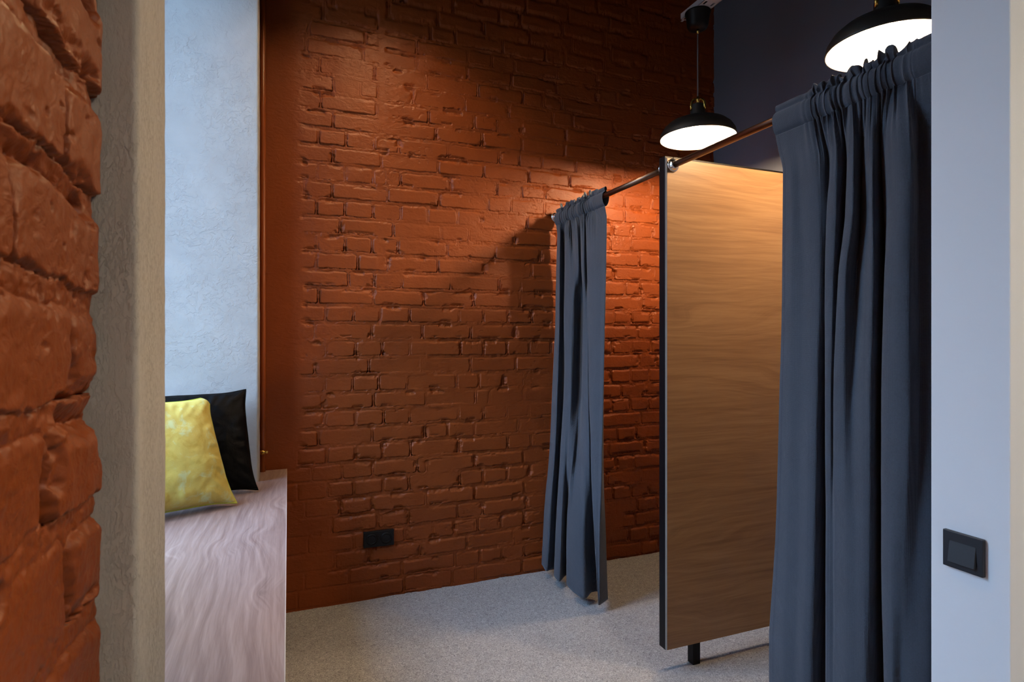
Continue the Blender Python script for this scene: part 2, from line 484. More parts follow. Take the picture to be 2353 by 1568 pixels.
# smooth band where an old chase was filled, running up the wall
xc = .452+.010*f1
L3 = np.exp(-((U-xc)/.021)**4)*sstep(.55, .75, vnoise(U*2+9, V*3.3, 95)+.25)*sstep(1.2, 1.5, V)
h = h*(1-L3)+L3*(-.0012+.0012*f2)
P = np.stack([U, YB-h, V], axis=-1)
struct(grid_obj('wall_back', P, M['paint']))

# window wall: near painted brick
def near_joints(k, rnd):
    tab = {3: [.425, .70], 2: [.250, .497], 1: [.412, .640], 0: [.515, .590], -1: [.470, .58], -2: [.508, .60], -3: [.40, .64], -4: [.515, .60], -5: [.44, .66]}
    base = tab.get(k) or [rnd.uniform(.2, .4)]
    out = list(base)
    while out[-1] < 1.0: out.append(out[-1]+rnd.choice([.13, .26])+rnd.uniform(-.01, .01))
    while out[0] > -3.0: out.insert(0, out[0]-rnd.choice([.13, .26, .26])-rnd.uniform(-.01, .01))
    return out
def graded(lo, a, b, hi, fine, coarse):
    return np.concatenate([np.arange(lo, a, coarse), np.arange(a, b, fine), np.arange(b, hi+coarse*.5, coarse)])
us = np.concatenate([np.arange(-2.6, -.05, .02), np.arange(-.05, .30, .004), np.arange(.30, YN0-.0005, .0013), [YN0-.0002]])
vs = np.concatenate([np.arange(-.02, .75, .012), np.arange(.75, 2.0, .0013), np.arange(2.0, ZC+.03, .012)])
U, V = np.meshgrid(us, vs)
h = brick_relief(U, V, near_joints, 1.312, .084, .066, 55, gap=.0030, depth=.0065, rough=1.25, warp=1.6, crack=.010)
h = h+.0011*fbm(U*70, V*70, 141, 5, .6)
h = h-.007*sstep(YN0-.018+.004*fbm(U*3, V*30, 142), YN0, U)       # gap against the casing
P = np.stack([XL+h, U, V], axis=-1)
keep = ~((U[:-1,:-1] > -2.27) & (U[:-1,:-1] < -1.20) & (V[:-1,:-1] > .78) & (V[:-1,:-1] < HEAD-.03))  # hole for the added second window, out of view
struct(grid_obj('wall_left', P, M['paint_near'], keep=keep))
bm = bmesh.new()
bm_box(bm, (-.665, -2.27-.02, .70), (XL-.02, -1.18, .775), .003)
bm_box(bm, (-.665, -2.27-.02, HEAD-.03), (XL-.02, -1.18, HEAD+.05), .003)
bm_box(bm, (-.665, -1.205, .76), (XL-.02, -1.13, HEAD), .003)
bm_box(bm, (-.665, -2.33, .76), (XL-.02, -2.26, HEAD), .003)
struct(bm_obj('trim_4', bm, M['plaster']))  # surround of the added second window

# plaster casing and reveals of the window
def extruded(name, prof, z0, z1, dz, mat, amp=.0012, fr=30, seed=5, kind=True, extra=None):
    """profile in plan (x, y), drawn up the wall with a little unevenness"""
    pr = np.array(prof, dtype=float)
    seg = np.linalg.norm(np.diff(pr, axis=0), axis=1); s = np.concatenate([[0], np.cumsum(seg)])
    tt = [np.linspace(s[i], s[i+1], max(1, int(seg[i]/.006)), endpoint=False) for i in range(len(seg))]
    t = np.concatenate(tt+[[s[-1]]])
    x = np.interp(t, s, pr[:, 0]); y = np.interp(t, s, pr[:, 1])
    dx = np.gradient(x, t); dy = np.gradient(y, t); l = np.hypot(dx, dy)
    nx, ny = dy/l, -dx/l
    zz = np.arange(z0, z1+dz*.5, dz); zz[-1] = z1
    T, Z = np.meshgrid(t, zz)
    d = amp*fbm(T*fr, Z*fr, seed)
    P = np.stack([x[None]+nx[None]*d, y[None]+ny[None]*d, Z], axis=-1)
    return struct(grid_obj(name, P, mat))
def arc(cx, cy, r, a0, a1, n=8):
    return [(cx+r*math.cos(math.radians(a0+(a1-a0)*i/n)), cy+r*math.sin(math.radians(a0+(a1-a0)*i/n))) for i in range(n+1)]
r = .006
near_prof = [(-.19, YN0)]+arc(XJ-r, YN0+r, r, -90, 0)+arc(XJ-.010, YN1-.010, .010, 0, 90)+[(-.663, YN1)]
extruded('trim_1', near_prof, 0, HEAD+.12, .006, M['plaster_rough'], .0007, 42, 31)
r = .009
far_prof = [(-.663, YF)]+arc(XJ-r, YF+r, r, -90, 0)+arc(XJ-.004, 2.917-.004, .004, 0, 90)+[(-.19, 2.917)]
extruded('trim_2', far_prof, ZS-.03, HEAD+.12, .008, M['plaster'], .0010, 16, 33)
# window head (soffit with casing), apron under the bench, plain strips beside and above
bm = bmesh.new()
bm_box(bm, (-.663, YN1-.004, HEAD), (XJ, YF+.004, HEAD+.12), .004)
struct(bm_obj('trim_3', bm, M['plaster']))
bm = bmesh.new()
bm_box(bm, (-.70, YN1, 0), (XL, 3.10, ZS-.036))                 # apron
bm_box(bm, (-.70, 2.917, ZS-.036), (XL, 3.10, ZC))              # strip beside the far casing
bm_box(bm, (-.70, YN0+.01, HEAD+.12), (XL, 2.917, ZC))          # above the window
struct(bm_obj('wall_window', bm, M['paint']))
# outer skin of the wall, with an unseen second window opening added for daylight
WIN = [(1.72, 2.755, .80, HEAD-.03), (-2.25, -1.20, .80, HEAD-.03)]
bm = bmesh.new()
def outer(y0, y1, z0, z1): bm_box(bm, (-.78, y0, z0), (-.662, y1, z1))
outer(-2.7, WIN[1][0], -.05, ZC); outer(WIN[1][1], WIN[0][0], -.05, ZC); outer(WIN[0][1], 3.3, -.05, ZC)
for y0, y1, z0, z1 in WIN:
    outer(y0, y1, -.05, z0); outer(y0, y1, z1, ZC)
struct(bm_obj('wall_outer', bm, M['plaster']))
for k, (fy0, fy1, fz0, fz1) in enumerate(WIN):  # window_2 is an unseen window added to light the white wall and curtains
    x0, x1 = -.740, -.675
    ym = (fy0+fy1)/2
    bm = bmesh.new()
    for lo, hi in (((x0, fy0, fz0), (x1, fy0+.055, fz1)), ((x0, fy1-.055, fz0), (x1, fy1, fz1)),
                   ((x0, fy0, fz0), (x1, fy1, fz0+.055)), ((x0, fy0, fz1-.055), (x1, fy1, fz1)),
                   ((x0, ym-.03, fz0), (x1, ym+.03, fz1))):
        bm_box(bm, lo, hi, .004)
    win = struct(bm_obj('window_%d' % (k+1), bm, M['window']))
    for a, b in ((fy0+.055, ym-.03), (ym+.03, fy1-.055)):
        box('pane', (-.712, a, fz0+.055), (-.706, b, fz1-.055), M['glass'], win)
    hb = bmesh.new(); bm_box(hb, (-.675, ym-.012, 1.55), (-.662, ym+.012, 1.62), .003); bm_box(hb, (-.667, ym-.008, 1.48), (-.655, ym+.008, 1.60), .003)
    bm_obj('window_handle', hb, M['window'], win)

# dark grey end wall, white wall with the switch, walls of the hall behind the camera
struct(box('wall_right', (XG, YW0+.002, 0), (XG+.12, 3.3, ZC), M['grey']))
bm = bmesh.new(); bm_box(bm, (XW, YW0, 0), (3.4, YW1, ZC), .0025)
for f in bm.faces:
    if f.normal.y > .9 and f.calc_center_median().x > 1.6: f.material_index = 1  # unseen booth face set grey to cut light bouncing up the brick
struct(bm_obj('wall_front', bm, None, mats=[M['white'], M['grey']]))
struct(box('wall_rear', (-.75, -2.6, 0), (3.4, -2.5, ZC), M['hall']))
struct(box('wall_far_right', (3.3, -2.6, 0), (3.4, YW0, ZC), M['hall']))

# ------------------------------------------------------------------ bench in the window
bench = empty('window_bench', (-.30, 1.75, ZS), 'pale oak laminate window seat running along the window wall', 'bench')
def rel(o, root):
    """keep world position of geometry modelled in world space under a placed Empty"""
    o.matrix_parent_inverse = Matrix.Translation(-Vector(root.location)); return o
bm = bmesh.new()
XE = -.0055
pts = [(-.660, YN1+.003), (-.660, YF-.003), (XJ, YF), (XJ, 2.918), (XL, 2.918), (XL, YB-.012), (XE-.001, YB-.012), (XE-.001, YN1)]
top = [bm.verts.new((x, y, ZS)) for x, y in pts]; bot = [bm.verts.new((x, y, ZS-.036)) for x, y in pts]
bm.faces.new(top[::-1]); bm.faces.new(bot)
for i in range(len(pts)):
    j = (i+1) % len(pts); bm.faces.new((top[i], top[j], bot[j], bot[i]))
bmesh.ops.recalc_face_normals(bm, faces=bm.faces)
rel(bm_obj('seat_top', bm, M['bench'], bench), bench)
rel(box('edge_band', (XE-.001, YN1, ZS-.0365), (XE+.0005, YB-.012, ZS+.0004), M['edge'], bench), bench)

# ------------------------------------------------------------------ pipe in the corner
pp = empty('heating_pipe', (-.1135, 3.003, 0), 'orange-painted vertical pipe in the corner beside the window reveal', 'pipe')
rel(tube('pipe', [(-.1135, 3.003, .0), (-.1135, 3.003, 1.2), (-.1135, 3.003, 2.4), (-.1135, 3.003, ZC)], .0135, M['paint_pipe'], pp, 20), pp)
bm = bmesh.new()
bm_lathe(bm, [(.0136, -.009), (.0165, -.009), (.0165, .009), (.0136, .009)], 20, Matrix.Translation((-.1135, 3.003, .803)), True)
bm_box(bm, (-.117, 3.015, .798), (-.110, YB+.004, .808), .001)
bm_box(bm, (-.102, 2.996, .797), (-.090, 3.006, .809), .001)
rel(bm_obj('pipe_clip', bm, M['brass'], pp), pp)

# ------------------------------------------------------------------ pillows
def pillow(name, label, c, bdir, lean, roll, w, hgt, thick, mat, pmat, seed, pull=.055, rnd_top=.55, rnd_bot=.12):
    """c = bottom right corner, bdir = plan direction of the bottom edge leading left"""
    n = 90
    g = np.linspace(-1, 1, n)
    g = np.sign(g)*(1-(1-np.abs(g))**1.35)
    S, T = np.meshgrid(g, g)
    def outline(S, T):
        k = np.where(T > 0, rnd_top, rnd_bot)*np.maximum(np.abs(S)+np.abs(T)-1.84, 0); S = S*(1-k); T = T*(1-k)
        x = .5*w*S*(1-pull*(1-np.abs(T)**5)*np.abs(S)**2); y = .5*hgt*T*(1-pull*(1-np.abs(S)**5)*np.abs(T)**2)
        x = x-math.tan(roll)*(y+.5*hgt)
        return x, y
    X, Y = outline(S, T)
    prof = np.maximum((1-np.abs(S)**2.4)*(1-np.abs(T)**2.4), 0)**.52
    ang = np.arctan2(T, S)
    edge = np.maximum(np.abs(S), np.abs(T))
    rng = np.random.RandomState(seed)
    ruf = np.zeros_like(S)
    for q in range(9):
        ruf += np.sin(ang*rng.randint(9, 44)+rng.rand()*7)*rng.rand()
    ruf *= .0022*sstep(.55, .92, edge)*sstep(1.0, .95, edge)
    lump = .008*fbm(S*1.7+seed, T*1.7, seed)+.004*fbm(S*4+seed, T*4, seed+3)
    Zf = .5*thick*prof*(1+.0*S)+(ruf+lump)*np.clip(prof*1.5, 0, 1)
    Zb = -.5*thick*prof
    bd = Vector((bdir[0], bdir[1], 0)).normalized()
    nrm = Vector((-bd.y, bd.x, 0))
    if nrm.y > 0: nrm = -nrm
    up = Vector((-nrm.x*math.sin(lean), -nrm.y*math.sin(lean), math.cos(lean)))
    fn = Vector((nrm.x*math.cos(lean), nrm.y*math.cos(lean), math.sin(lean)))
    right = -bd
    R = Matrix((right, up, fn)).transposed()
    ctr = Vector(c)-R @ Vector((.5*w, -.5*hgt, 0))
    root = empty(name, ctr, label, 'cushion')
    root.rotation_euler = R.to_euler()
    Pf = np.stack([X, Y, Zf], -1); Pb = np.stack([X, Y, Zb], -1)
    # front and back sheets sharing the seam
    nv = n*n
    idx = np.arange(nv).reshape(n, n)
    bidx = idx+nv
    brd = np.zeros((n, n), bool); brd[0] = brd[-1] = True; brd[:, 0] = brd[:, -1] = True
    bidx = np.where(brd, idx, bidx)
    def quads(I): return np.stack([I[:-1,:-1], I[:-1,1:], I[1:,1:], I[1:,:-1]], -1).reshape(-1, 4)
    vv = np.concatenate([Pf.reshape(-1, 3), Pb.reshape(-1, 3)])
    ff = np.concatenate([quads(idx), quads(bidx)[:, ::-1]])
    used = np.unique(ff); mp = -np.ones(len(vv), int); mp[used] = np.arange(len(used))
    mesh_obj('pillow_cover', vv[used], mp[ff], mat, root, True)
    loop = []
    m = 46
    for i in range(m): loop.append((-1+2*i/m, -1))
    for i in range(m): loop.append((1, -1+2*i/m))
    for i in range(m): loop.append((1-2*i/m, 1))
    for i in range(m): loop.append((-1, 1-2*i/m))
    pl = []
    for s_, t_ in loop:
        x, y = outline(np.array(s_), np.array(t_))
        pl.append((float(x), float(y), .0012*math.sin(s_*13+t_*17)))
    tube('piping', pl, .0038, pmat, root, 8, True)
    return root

pillow('yellow_pillow', 'yellow crushed velvet cushion with lime piping leaning in the window seat', (-.176, 2.432, ZS+.006), (-.208, -.087),
       math.radians(21), math.radians(7), .45, .44, .19, M['yellow'], M['piping'], 4, .10)
pillow('black_pillow', 'black velvet cushion leaning on the plaster behind the yellow cushion', (-.112, 2.620, ZS+.004), (-.208, -.050),
       math.radians(17), math.radians(3.0), .44, .44, .12, M['black_velvet'], M['black_velvet'], 9, .10, .14, .10)

# ------------------------------------------------------------------ divider panel between the booths
dv = empty('booth_divider', (1.42, 1.96, 0), 'oak laminate divider panel with black steel frame standing between the two booths', 'divider')
XP0, XP1 = 1.419, XG-.004
rel(box('laminate_board', (XP0, 1.933, .096), (XP1, 1.945, 2.075), M['panel'], dv, .0008), dv)
bm = bmesh.new()
for lo, hi in (((XP0, 1.947, .090), (XP0+.04, 1.987, 2.088)), ((XP1-.04, 1.947, .090), (XP1, 1.987, 2.088)),
               ((XP0+.04, 1.947, 2.048), (XP1-.04, 1.987, 2.088)), ((XP0+.04, 1.947, .090), (XP1-.04, 1.987, .130))):
    bm_box(bm, lo, hi, .0022)
rel(bm_obj('steel_frame', bm, M['black_metal'], dv), dv)
rel(box('edge_strip', (XP0-.0006, 1.933, .096), (XP0+.0002, 1.945, 2.075), M['panel_edge'], dv), dv)
for x in (1.557, 2.42):
    rel(box('leg', (x, 1.946, 0), (x+.036, 1.982, .092), M['black_metal'], dv, .0015), dv)

# ------------------------------------------------------------------ curtain rods
def rod(y0, y1, label, ends):
    r_ = empty('curtain_rod', (XR, (y0+y1)/2, ZR), label, 'curtain rod', 'curtain rods across the booth fronts')
    rel(tube('tube', [(XR, y0+.001, ZR), (XR, (y0+y1)/2, ZR), (XR, y1-.001, ZR)], .0125, M['rod'], r_, 28), r_)
    for y, sgn in ends:
        Mx = Matrix.Translation((XR, y, ZR)) @ Matrix.Rotation(-sgn*PI/2, 4, 'X')
        o = lathe('flange', [(0, 0), (.0262, 0), (.0272, .002), (.0262, .005), (.0235, .0065), (.0215, .0062), (.0205, .009),
                             (.0185, .014), (.0172, .018), (.0150, .0195), (.0135, .0195), (.0130, .0185)], M['chrome'], r_, 40, Mx)
        rel(o, r_)
    return r_
rod(YW1, 1.933, 'brown metal curtain rod from the white wall to the front of the wood panel', [(1.932, -1)])
rod(1.988, YB, 'brown metal curtain rod from the wood panel to the brick wall', [(YB-.006, -1), (1.988, 1)])

# ------------------------------------------------------------------ curtains
def crom(P, n):
    """uniform Catmull-Rom through rows of P at n samples"""
    P = np.array(P, float); m = len(P)-1
    t = np.linspace(0, m, n); i = np.clip(np.floor(t).astype(int), 0, m-1); f = (t-i)[:, None]
    p0 = P[np.clip(i-1, 0, m)]; p1 = P[i]; p2 = P[i+1]; p3 = P[np.clip(i+2, 0, m)]
    k = .42
    m1 = k*(p2-p0); m2 = k*(p3-p1)
    return (2*f**3-3*f**2+1)*p1+(f**3-2*f**2+f)*m1+(-2*f**3+3*f**2)*p2+(f**3-f**2)*m2

def curtain(label, prof, yfar, ynear, zbot, flat0, flat1, nf, seed, loc):
    root = empty('curtain', loc, label, 'curtain', 'slate linen curtains')
    n = 460
    u = np.linspace(0, 1, n)
    rng = np.random.RandomState(seed)
    # gather pattern of the heading
    warpu = u+.012*np.sin(2*PI*2.7*u+1)+.008*np.sin(2*PI*6.1*u+seed)
    env = sstep(flat0*.55, flat0+.05, u)*(1-sstep(1-flat1-.05, 1-flat1*.5, u))
    ph = 2*PI*nf*warpu
    g = np.sin(ph+.6*np.sin(ph*.37+2))*(.65+.35*np.sin(2*PI*3.3*u+seed*1.7))
    g2 = np.sin(2.07*ph+1.3+.8*np.sin(ph*.21))
    G = env*(.0070*g+.0042*g2)
    Gy = env*.006*np.sin(ph+1.4)
    rows = sorted(prof, key=lambda q: q[0])
    zs = []; Rw = []
    for z, pts in rows:
        zs.append(z); Rw.append(crom(pts, n))
    # stitch line row: evenly spread
    top = Rw[-1]
    ylin = np.interp(u, [0, flat0, 1-flat1, 1], [yfar, yfar-(yfar-ynear)*flat0*1.35, ynear+(yfar-ynear)*flat1*1.2, ynear])
    H = np.stack([ylin, np.full(n, -.004)], -1)
    ZST = ZR-.052
    if zs[-1] < ZST-.10: zs.append(ZST-.045); Rw.append(.35*top+.65*H)
    zs.append(ZST); Rw.append(H)
    zs = np.array(zs); Rw = np.array(Rw)
    zz = np.concatenate([np.linspace(zbot, 1.80, 120), np.linspace(1.80, ZST, 60)[1:]])
    # hermite interpolation in z with limited tangents
    dz = np.diff(zs)[:, None, None]; sl = np.diff(Rw, axis=0)/dz
    tg = np.zeros_like(Rw); tg[0] = sl[0]; tg[-1] = sl[-1]
    for i in range(1, len(zs)-1):
        tg[i] = np.where(sl[i-1]*sl[i] > 0, 2*sl[i-1]*sl[i]/(sl[i-1]+sl[i]+1e-9*np.sign(sl[i]+1e-12)), 0)
    out = np.zeros((len(zz), n, 3))
    for a, z in enumerate(zz):
        i = int(np.clip(np.searchsorted(zs, z)-1, 0, len(zs)-2))
        hh = zs[i+1]-zs[i]; t = np.clip((z-zs[i])/hh, 0, 1)
        q = (2*t**3-3*t**2+1)*Rw[i]+(t**3-2*t**2+t)*hh*tg[i]+(-2*t**3+3*t**2)*Rw[i+1]+(t**3-t**2)*hh*tg[i+1]
        k = math.exp(-((ZST-z)/.085)**1.3) if z < ZST else 1.
        wr = .0016*fbm(u*14+seed, np.full(n, z*5.0), seed+40, 3)*sstep(ZST, ZST-.2, np.array(z))
        out[a, :, 0] = XR+q[:, 1]+G*k+wr; out[a, :, 1] = q[:, 0]+Gy*k; out[a, :, 2] = z
    # hem: a slight doubled step near the bottom
    out[:, :, 0] -= (.0010*(1-sstep(zbot+.095, zbot+.100, zz)))[:, None]
    # selvedge seam along both sides
    arc_ = np.concatenate([[0], np.cumsum(np.hypot(np.diff(out[40, :, 0]), np.diff(out[40, :, 1])))])
    seam = (1-sstep(.016, .0185, arc_))+(sstep(arc_[-1]-.0185, arc_[-1]-.016, arc_))
    out[:, :, 0] -= .0009*seam[None, :]
    d = grid_obj('curtain_drop', out, M['curtain'], root)
    md = d.modifiers.new('cloth thickness', 'SOLIDIFY'); md.thickness = .0016; md.offset = 0
    rel(d, root)
    # heading: rod pocket and ruffle, front over the top and down the back
    front = [(ZST, -.004, 1.0), (ZST+.006, -.0095, 1.0), (ZST+.016, -.0150, .95), (ZST+.030, -.0185, .8), (ZR-.006, -.0195, .7), (ZR+.006, -.0180, .7),
             (ZR+.014, -.0130, .8), (ZR+.019, -.0060, .9), (ZR+.022, -.0030, 1.0), (ZR+.026, -.0050, 1.2), (ZR+.033, -.0075, 1.6),
             (ZR+.040, -.0065, 2.0), (ZR+.046, -.0040, 2.2), (ZR+.0475, .0, 2.3)]
    back = [(z, -x, a*.8) for z, x, a in front[:-1]][::-1]
    path = front+back
    hp = np.zeros((len(path), n, 3))
    ruff = np.sin(ph*.52+seed)*.55+np.sin(ph*.31+2.2*seed)*.6
    slant = .5*np.sin(ph*.23+1)+.3*np.sin(ph*.61)
    for a, (z, x, am) in enumerate(path):
        isr = sstep(ZR+.020, ZR+.047, np.array(z))
        pk = 1-isr
        gx = G*am*(.55 if a < len(front) else .45)*pk*np.cos(0)+env*isr*(.012*ruff)
        sh = (z-ZST)/.1
        gy = Gy*.8+env*.010*slant*(sh-.4)
        hp[a, :, 0] = XR+x+gx
        hp[a, :, 1] = ylin+gy
        hp[a, :, 2] = z+isr*(env*(.008*np.sin(ph*.45+.5)+.006*np.sin(ph*.83))-.004*(1-env))+pk*env*.0025*np.sin(ph*.7+x*60)*(a not in (0, len(path)-1))
    hd = grid_obj('heading', hp, M['curtain'], root)
    ss = hd.modifiers.new('smooth', 'SUBSURF'); ss.levels = 1; ss.render_levels = 1
    rel(hd, root)
    return root

C2 = [(1.87, [(1.3722, -0.004), (1.3366, -0.01), (1.3128, -0.006), (1.2855, -0.01), (1.2503, -0.012), (1.2306, -0.004), (1.226, 0.018), (1.1969, -0.01), (1.1728, -0.014), (1.1733, 0.022), (1.1435, -0.012), (1.1205, -0.018), (1.1319, 0.03), (1.0928, -0.008), (1.0671, -0.016), (1.0764, 0.026), (1.036, -0.01), (0.9938, -0.028), (0.9676, -0.022), (0.974, 0.016), (0.9432, 0.02), (0.9268, 0.026)]), (1.708, [(1.3739, -0.004), (1.3314, -0.012), (1.3048, -0.006), (1.2702, -0.01), (1.2419, -0.008), (1.2311, 0.0), (1.2208, 0.01), (1.2094, -0.012), (1.1753, -0.016), (1.1852, 0.03), (1.1472, -0.014), (1.1158, -0.024), (1.1448, 0.04), (1.0938, 0.0), (1.0656, -0.018), (1.0822, 0.044), (1.0277, -0.012), (0.9844, -0.032), (0.9613, -0.022), (0.9671, 0.012), (0.9432, 0.02), (0.9268, 0.026)]), (1.52, [(1.3756, -0.004), (1.3296, -0.014), (1.2933, -0.01), (1.259, -0.014), (1.2355, -0.012), (1.2282, 0.0), (1.2297, 0.012), (1.2151, -0.012), (1.1863, -0.016), (1.1872, 0.012), (1.1652, -0.02), (1.1376, -0.026), (1.1408, 0.018), (1.0897, -0.012), (1.0617, -0.02), (1.0793, 0.05), (1.0331, -0.018), (0.9904, -0.036), (0.9635, -0.028), (0.9639, 0.004), (0.9419, 0.018), (0.9268, 0.026)]), (1.156, [(1.3859, -0.004), (1.3378, -0.014), (1.2976, -0.014), (1.2631, -0.018), (1.2396, -0.014), (1.2416, 0.014), (1.247, 0.036), (1.2151, -0.012), (1.1931, -0.018), (1.1907, -0.004), (1.1786, -0.022), (1.1455, -0.026), (1.1293, -0.01), (1.0868, -0.024), (1.0666, -0.02), (1.0895, 0.054), (1.0404, -0.02), (0.9986, -0.037), (0.9629, -0.032), (0.9578, -0.002), (0.9393, 0.014), (0.9268, 0.026)]), (0.794, [(1.398, -0.004), (1.3441, -0.016), (1.3021, -0.016), (1.2656, -0.022), (1.2438, -0.016), (1.2481, 0.02), (1.2524, 0.046), (1.2106, -0.014), (1.1942, -0.02), (1.1847, -0.018), (1.1731, -0.022), (1.1328, -0.032), (1.106, -0.03), (1.0785, -0.03), (1.0671, -0.016), (1.0897, 0.056), (1.0404, -0.02), (1.003, -0.037), (0.9771, -0.03), (0.9574, -0.012), (0.9303, 0.0), (0.923, 0.02)]), (0.4, [(1.4281, -0.004), (1.357, -0.02), (1.313, -0.018), (1.2743, -0.026), (1.2528, -0.016), (1.2575, 0.024), (1.2587, 0.05), (1.2103, -0.016), (1.1939, -0.022), (1.183, -0.02), (1.1714, -0.024), (1.1296, -0.036), (1.1013, -0.036), (1.077, -0.032), (1.074, -0.01), (1.0841, 0.06), (1.0297, -0.022), (1.0015, -0.036), (0.9906, -0.02), (0.9584, -0.02), (0.9298, -0.004), (0.923, 0.02)])]
C1 = [(1.941, [(3.0006, 0.0), (2.9418, -0.012), (2.9669, 0.014), (2.9496, 0.022), (2.8786, -0.012), (2.8307, -0.016), (2.832, 0.006), (2.7803, -0.01), (2.7226, -0.014), (2.7448, 0.016), (2.6923, -0.012), (2.6561, -0.016), (2.6868, 0.016), (2.633, -0.012), (2.5903, -0.014), (2.5422, -0.006), (2.5009, 0.0), (2.4582, 0.002), (2.4609, 0.006)]), (1.755, [(3.0122, 0.0), (2.9433, -0.014), (2.9709, 0.016), (2.9601, 0.03), (2.8773, -0.014), (2.8162, -0.018), (2.7881, -0.006), (2.7601, -0.01), (2.7242, -0.008), (2.7537, 0.026), (2.6898, -0.012), (2.6514, -0.016), (2.6763, 0.018), (2.6284, -0.012), (2.5858, -0.014), (2.5387, -0.008), (2.5009, 0.0), (2.4624, 0.002), (2.465, 0.006)]), (1.524, [(3.0238, 0.0), (2.9407, -0.018), (2.9643, 0.01), (2.9681, 0.034), (2.8841, -0.016), (2.824, -0.022), (2.7852, -0.018), (2.7779, -0.006), (2.8063, 0.03), (2.7688, 0.05), (2.6659, -0.012), (2.642, -0.016), (2.6297, -0.01), (2.6122, -0.012), (2.5813, -0.014), (2.5352, -0.01), (2.4975, -0.002), (2.4673, 0.0), (2.4733, 0.006)]), (1.066, [(3.0312, -0.016), (2.9255, -0.0389), (2.9435, -0.0057), (2.9429, 0.0214), (2.8568, -0.0295), (2.8057, -0.0365), (2.7704, -0.0334), (2.773, -0.0164), (2.7983, 0.0205), (2.7678, 0.0335), (2.6834, -0.0116), (2.6417, -0.0187), (2.6062, -0.0178), (2.6058, -0.013), (2.5735, -0.0183), (2.5305, -0.0176), (2.499, -0.0109), (2.473, -0.0064), (2.4914, 0.008)]), (0.709, [(3.027, -0.036), (2.9164, -0.0594), (2.9392, -0.0269), (2.961, 0.0056), (2.8688, -0.046), (2.8082, -0.0536), (2.7961, -0.0413), (2.7681, -0.045), (2.7385, -0.0368), (2.7451, -0.0126), (2.6773, -0.0225), (2.6152, -0.0305), (2.5874, -0.0206), (2.5987, 0.0032), (2.5631, -0.0231), (2.5287, -0.0235), (2.4958, -0.0201), (2.4698, -0.0168), (2.5072, 0.016)]), (0.342, [(3.0324, -0.068), (2.9216, -0.0891), (2.9273, -0.0623), (2.9597, -0.0197), (2.8656, -0.073), (2.7854, -0.0805), (2.8276, -0.0361), (2.8562, -0.0058), (2.7656, -0.0577), (2.6885, -0.0676), (2.6092, -0.0637), (2.5904, -0.0439), (2.6223, 0.0037), (2.6228, 0.0371), (2.522, -0.0256), (2.5015, -0.0266), (2.4891, -0.0239), (2.4762, -0.0216), (2.5142, 0.034)]), (0.001, [(3.0321, -0.086), (2.9404, -0.1018), (2.9401, -0.0778), (2.9502, -0.0379), (2.8651, -0.088), (2.7836, -0.0943), (2.83, -0.0428), (2.8439, -0.0093), (2.7388, -0.0701), (2.6528, -0.0809), (2.5675, -0.076), (2.5551, -0.0532), (2.6035, 0.0034), (2.5853, 0.0437), (2.4731, -0.0282), (2.4686, -0.0284), (2.4686, -0.0269), (2.4685, -0.026), (2.5093, 0.046)])]
curtain('large slate grey linen curtain drawn beside the white wall with the switch', C2, 1.402, .9125, .035, .20, .10, 23, 3, (XR, 1.15, ZR))
curtain('narrow slate grey linen curtain drawn back beside the brick wall', C1, 3.006, 2.460, .045, .06, .14, 24, 8, (XR, 2.74, ZR))

# ------------------------------------------------------------------ pendant lamps
def make_pendant(drop):
    """origin at the middle of the shade rim; drop = height of the canopy underside above the rim"""
    root = empty('pendant_lamp', (0, 0, 0))
    R = .19
    outer = [(R, .0), (R*1.0, .006), (.184, .030), (.168, .056), (.142, .078), (.108, .093), (.070, .102), (.046, .107), (.041, .112)]
    inner = [(.037, .108), (.066, .098), (.104, .088), (.138, .073), (.163, .052), (.179, .027), (R-.005, .006), (R-.004, .0)]
    bm = bmesh.new()
    bm_lathe(bm, outer, 72); bm_lathe(bm, inner, 72, mi=1)
    bm_lathe(bm, [(R-.004, 0), (R-.002, -.0015), (R, 0)], 72)
    bmesh.ops.remove_doubles(bm, verts=bm.verts, dist=1e-5)
    bm_obj('lamp_shade', bm, None, root, mats=[M['shade'], M['lining']])
    lathe('lamp_neck', [(.0, .106), (.041, .106), (.041, .112), (.037, .122), (.036, .165), (.034, .172), (.020, .176), (.0, .176)], M['shade'], root, 40)
    # brass yoke: three arched arms meeting round the cord
    for k in range(3):
        a = 2*PI*k/3+.9
        pts = []
        for rr, zz in ((.0375, .140), (.0385, .160), (.0365, .178), (.029, .192), (.018, .199), (.008, .200)):
            pts.append((rr*math.cos(a), rr*math.sin(a), zz))
        tube('brass_arm', pts, [.0055, .0068, .0075, .0072, .006, .005], M['brass'], root, 10)
    lathe('cord_grip', [(.0, .172), (.0085, .172), (.0085, .208), (.0055, .216), (.0, .216)], M['brass'], root, 16)
    tube('cord', [(0, 0, .215), (.001, .0005, .3), (-.0008, 0, drop*.7), (0, 0, drop-.005)], .0034, M['cord'], root, 10)
    cn = lathe('canopy', [(.0, drop), (.030, drop), (.046, drop+.006), (.053, drop+.020), (.060, drop+.078), (.064, drop+.082), (.064, drop+.088), (.0, drop+.088)], M['black_plastic'], root, 48)
    lathe('cord_nipple', [(.0, drop-.022), (.005, drop-.022), (.006, drop-.008), (.0065, drop), (.0, drop+.002)], M['brass'], cn, 16)
    lathe('bulb', [(0, -.012), (.022, -.006), (.036, .010), (.041, .028), (.038, .046), (.028, .066), (.018, .086), (.017, .104), (.0, .106)], M['bulb'], root, 32)
    return root

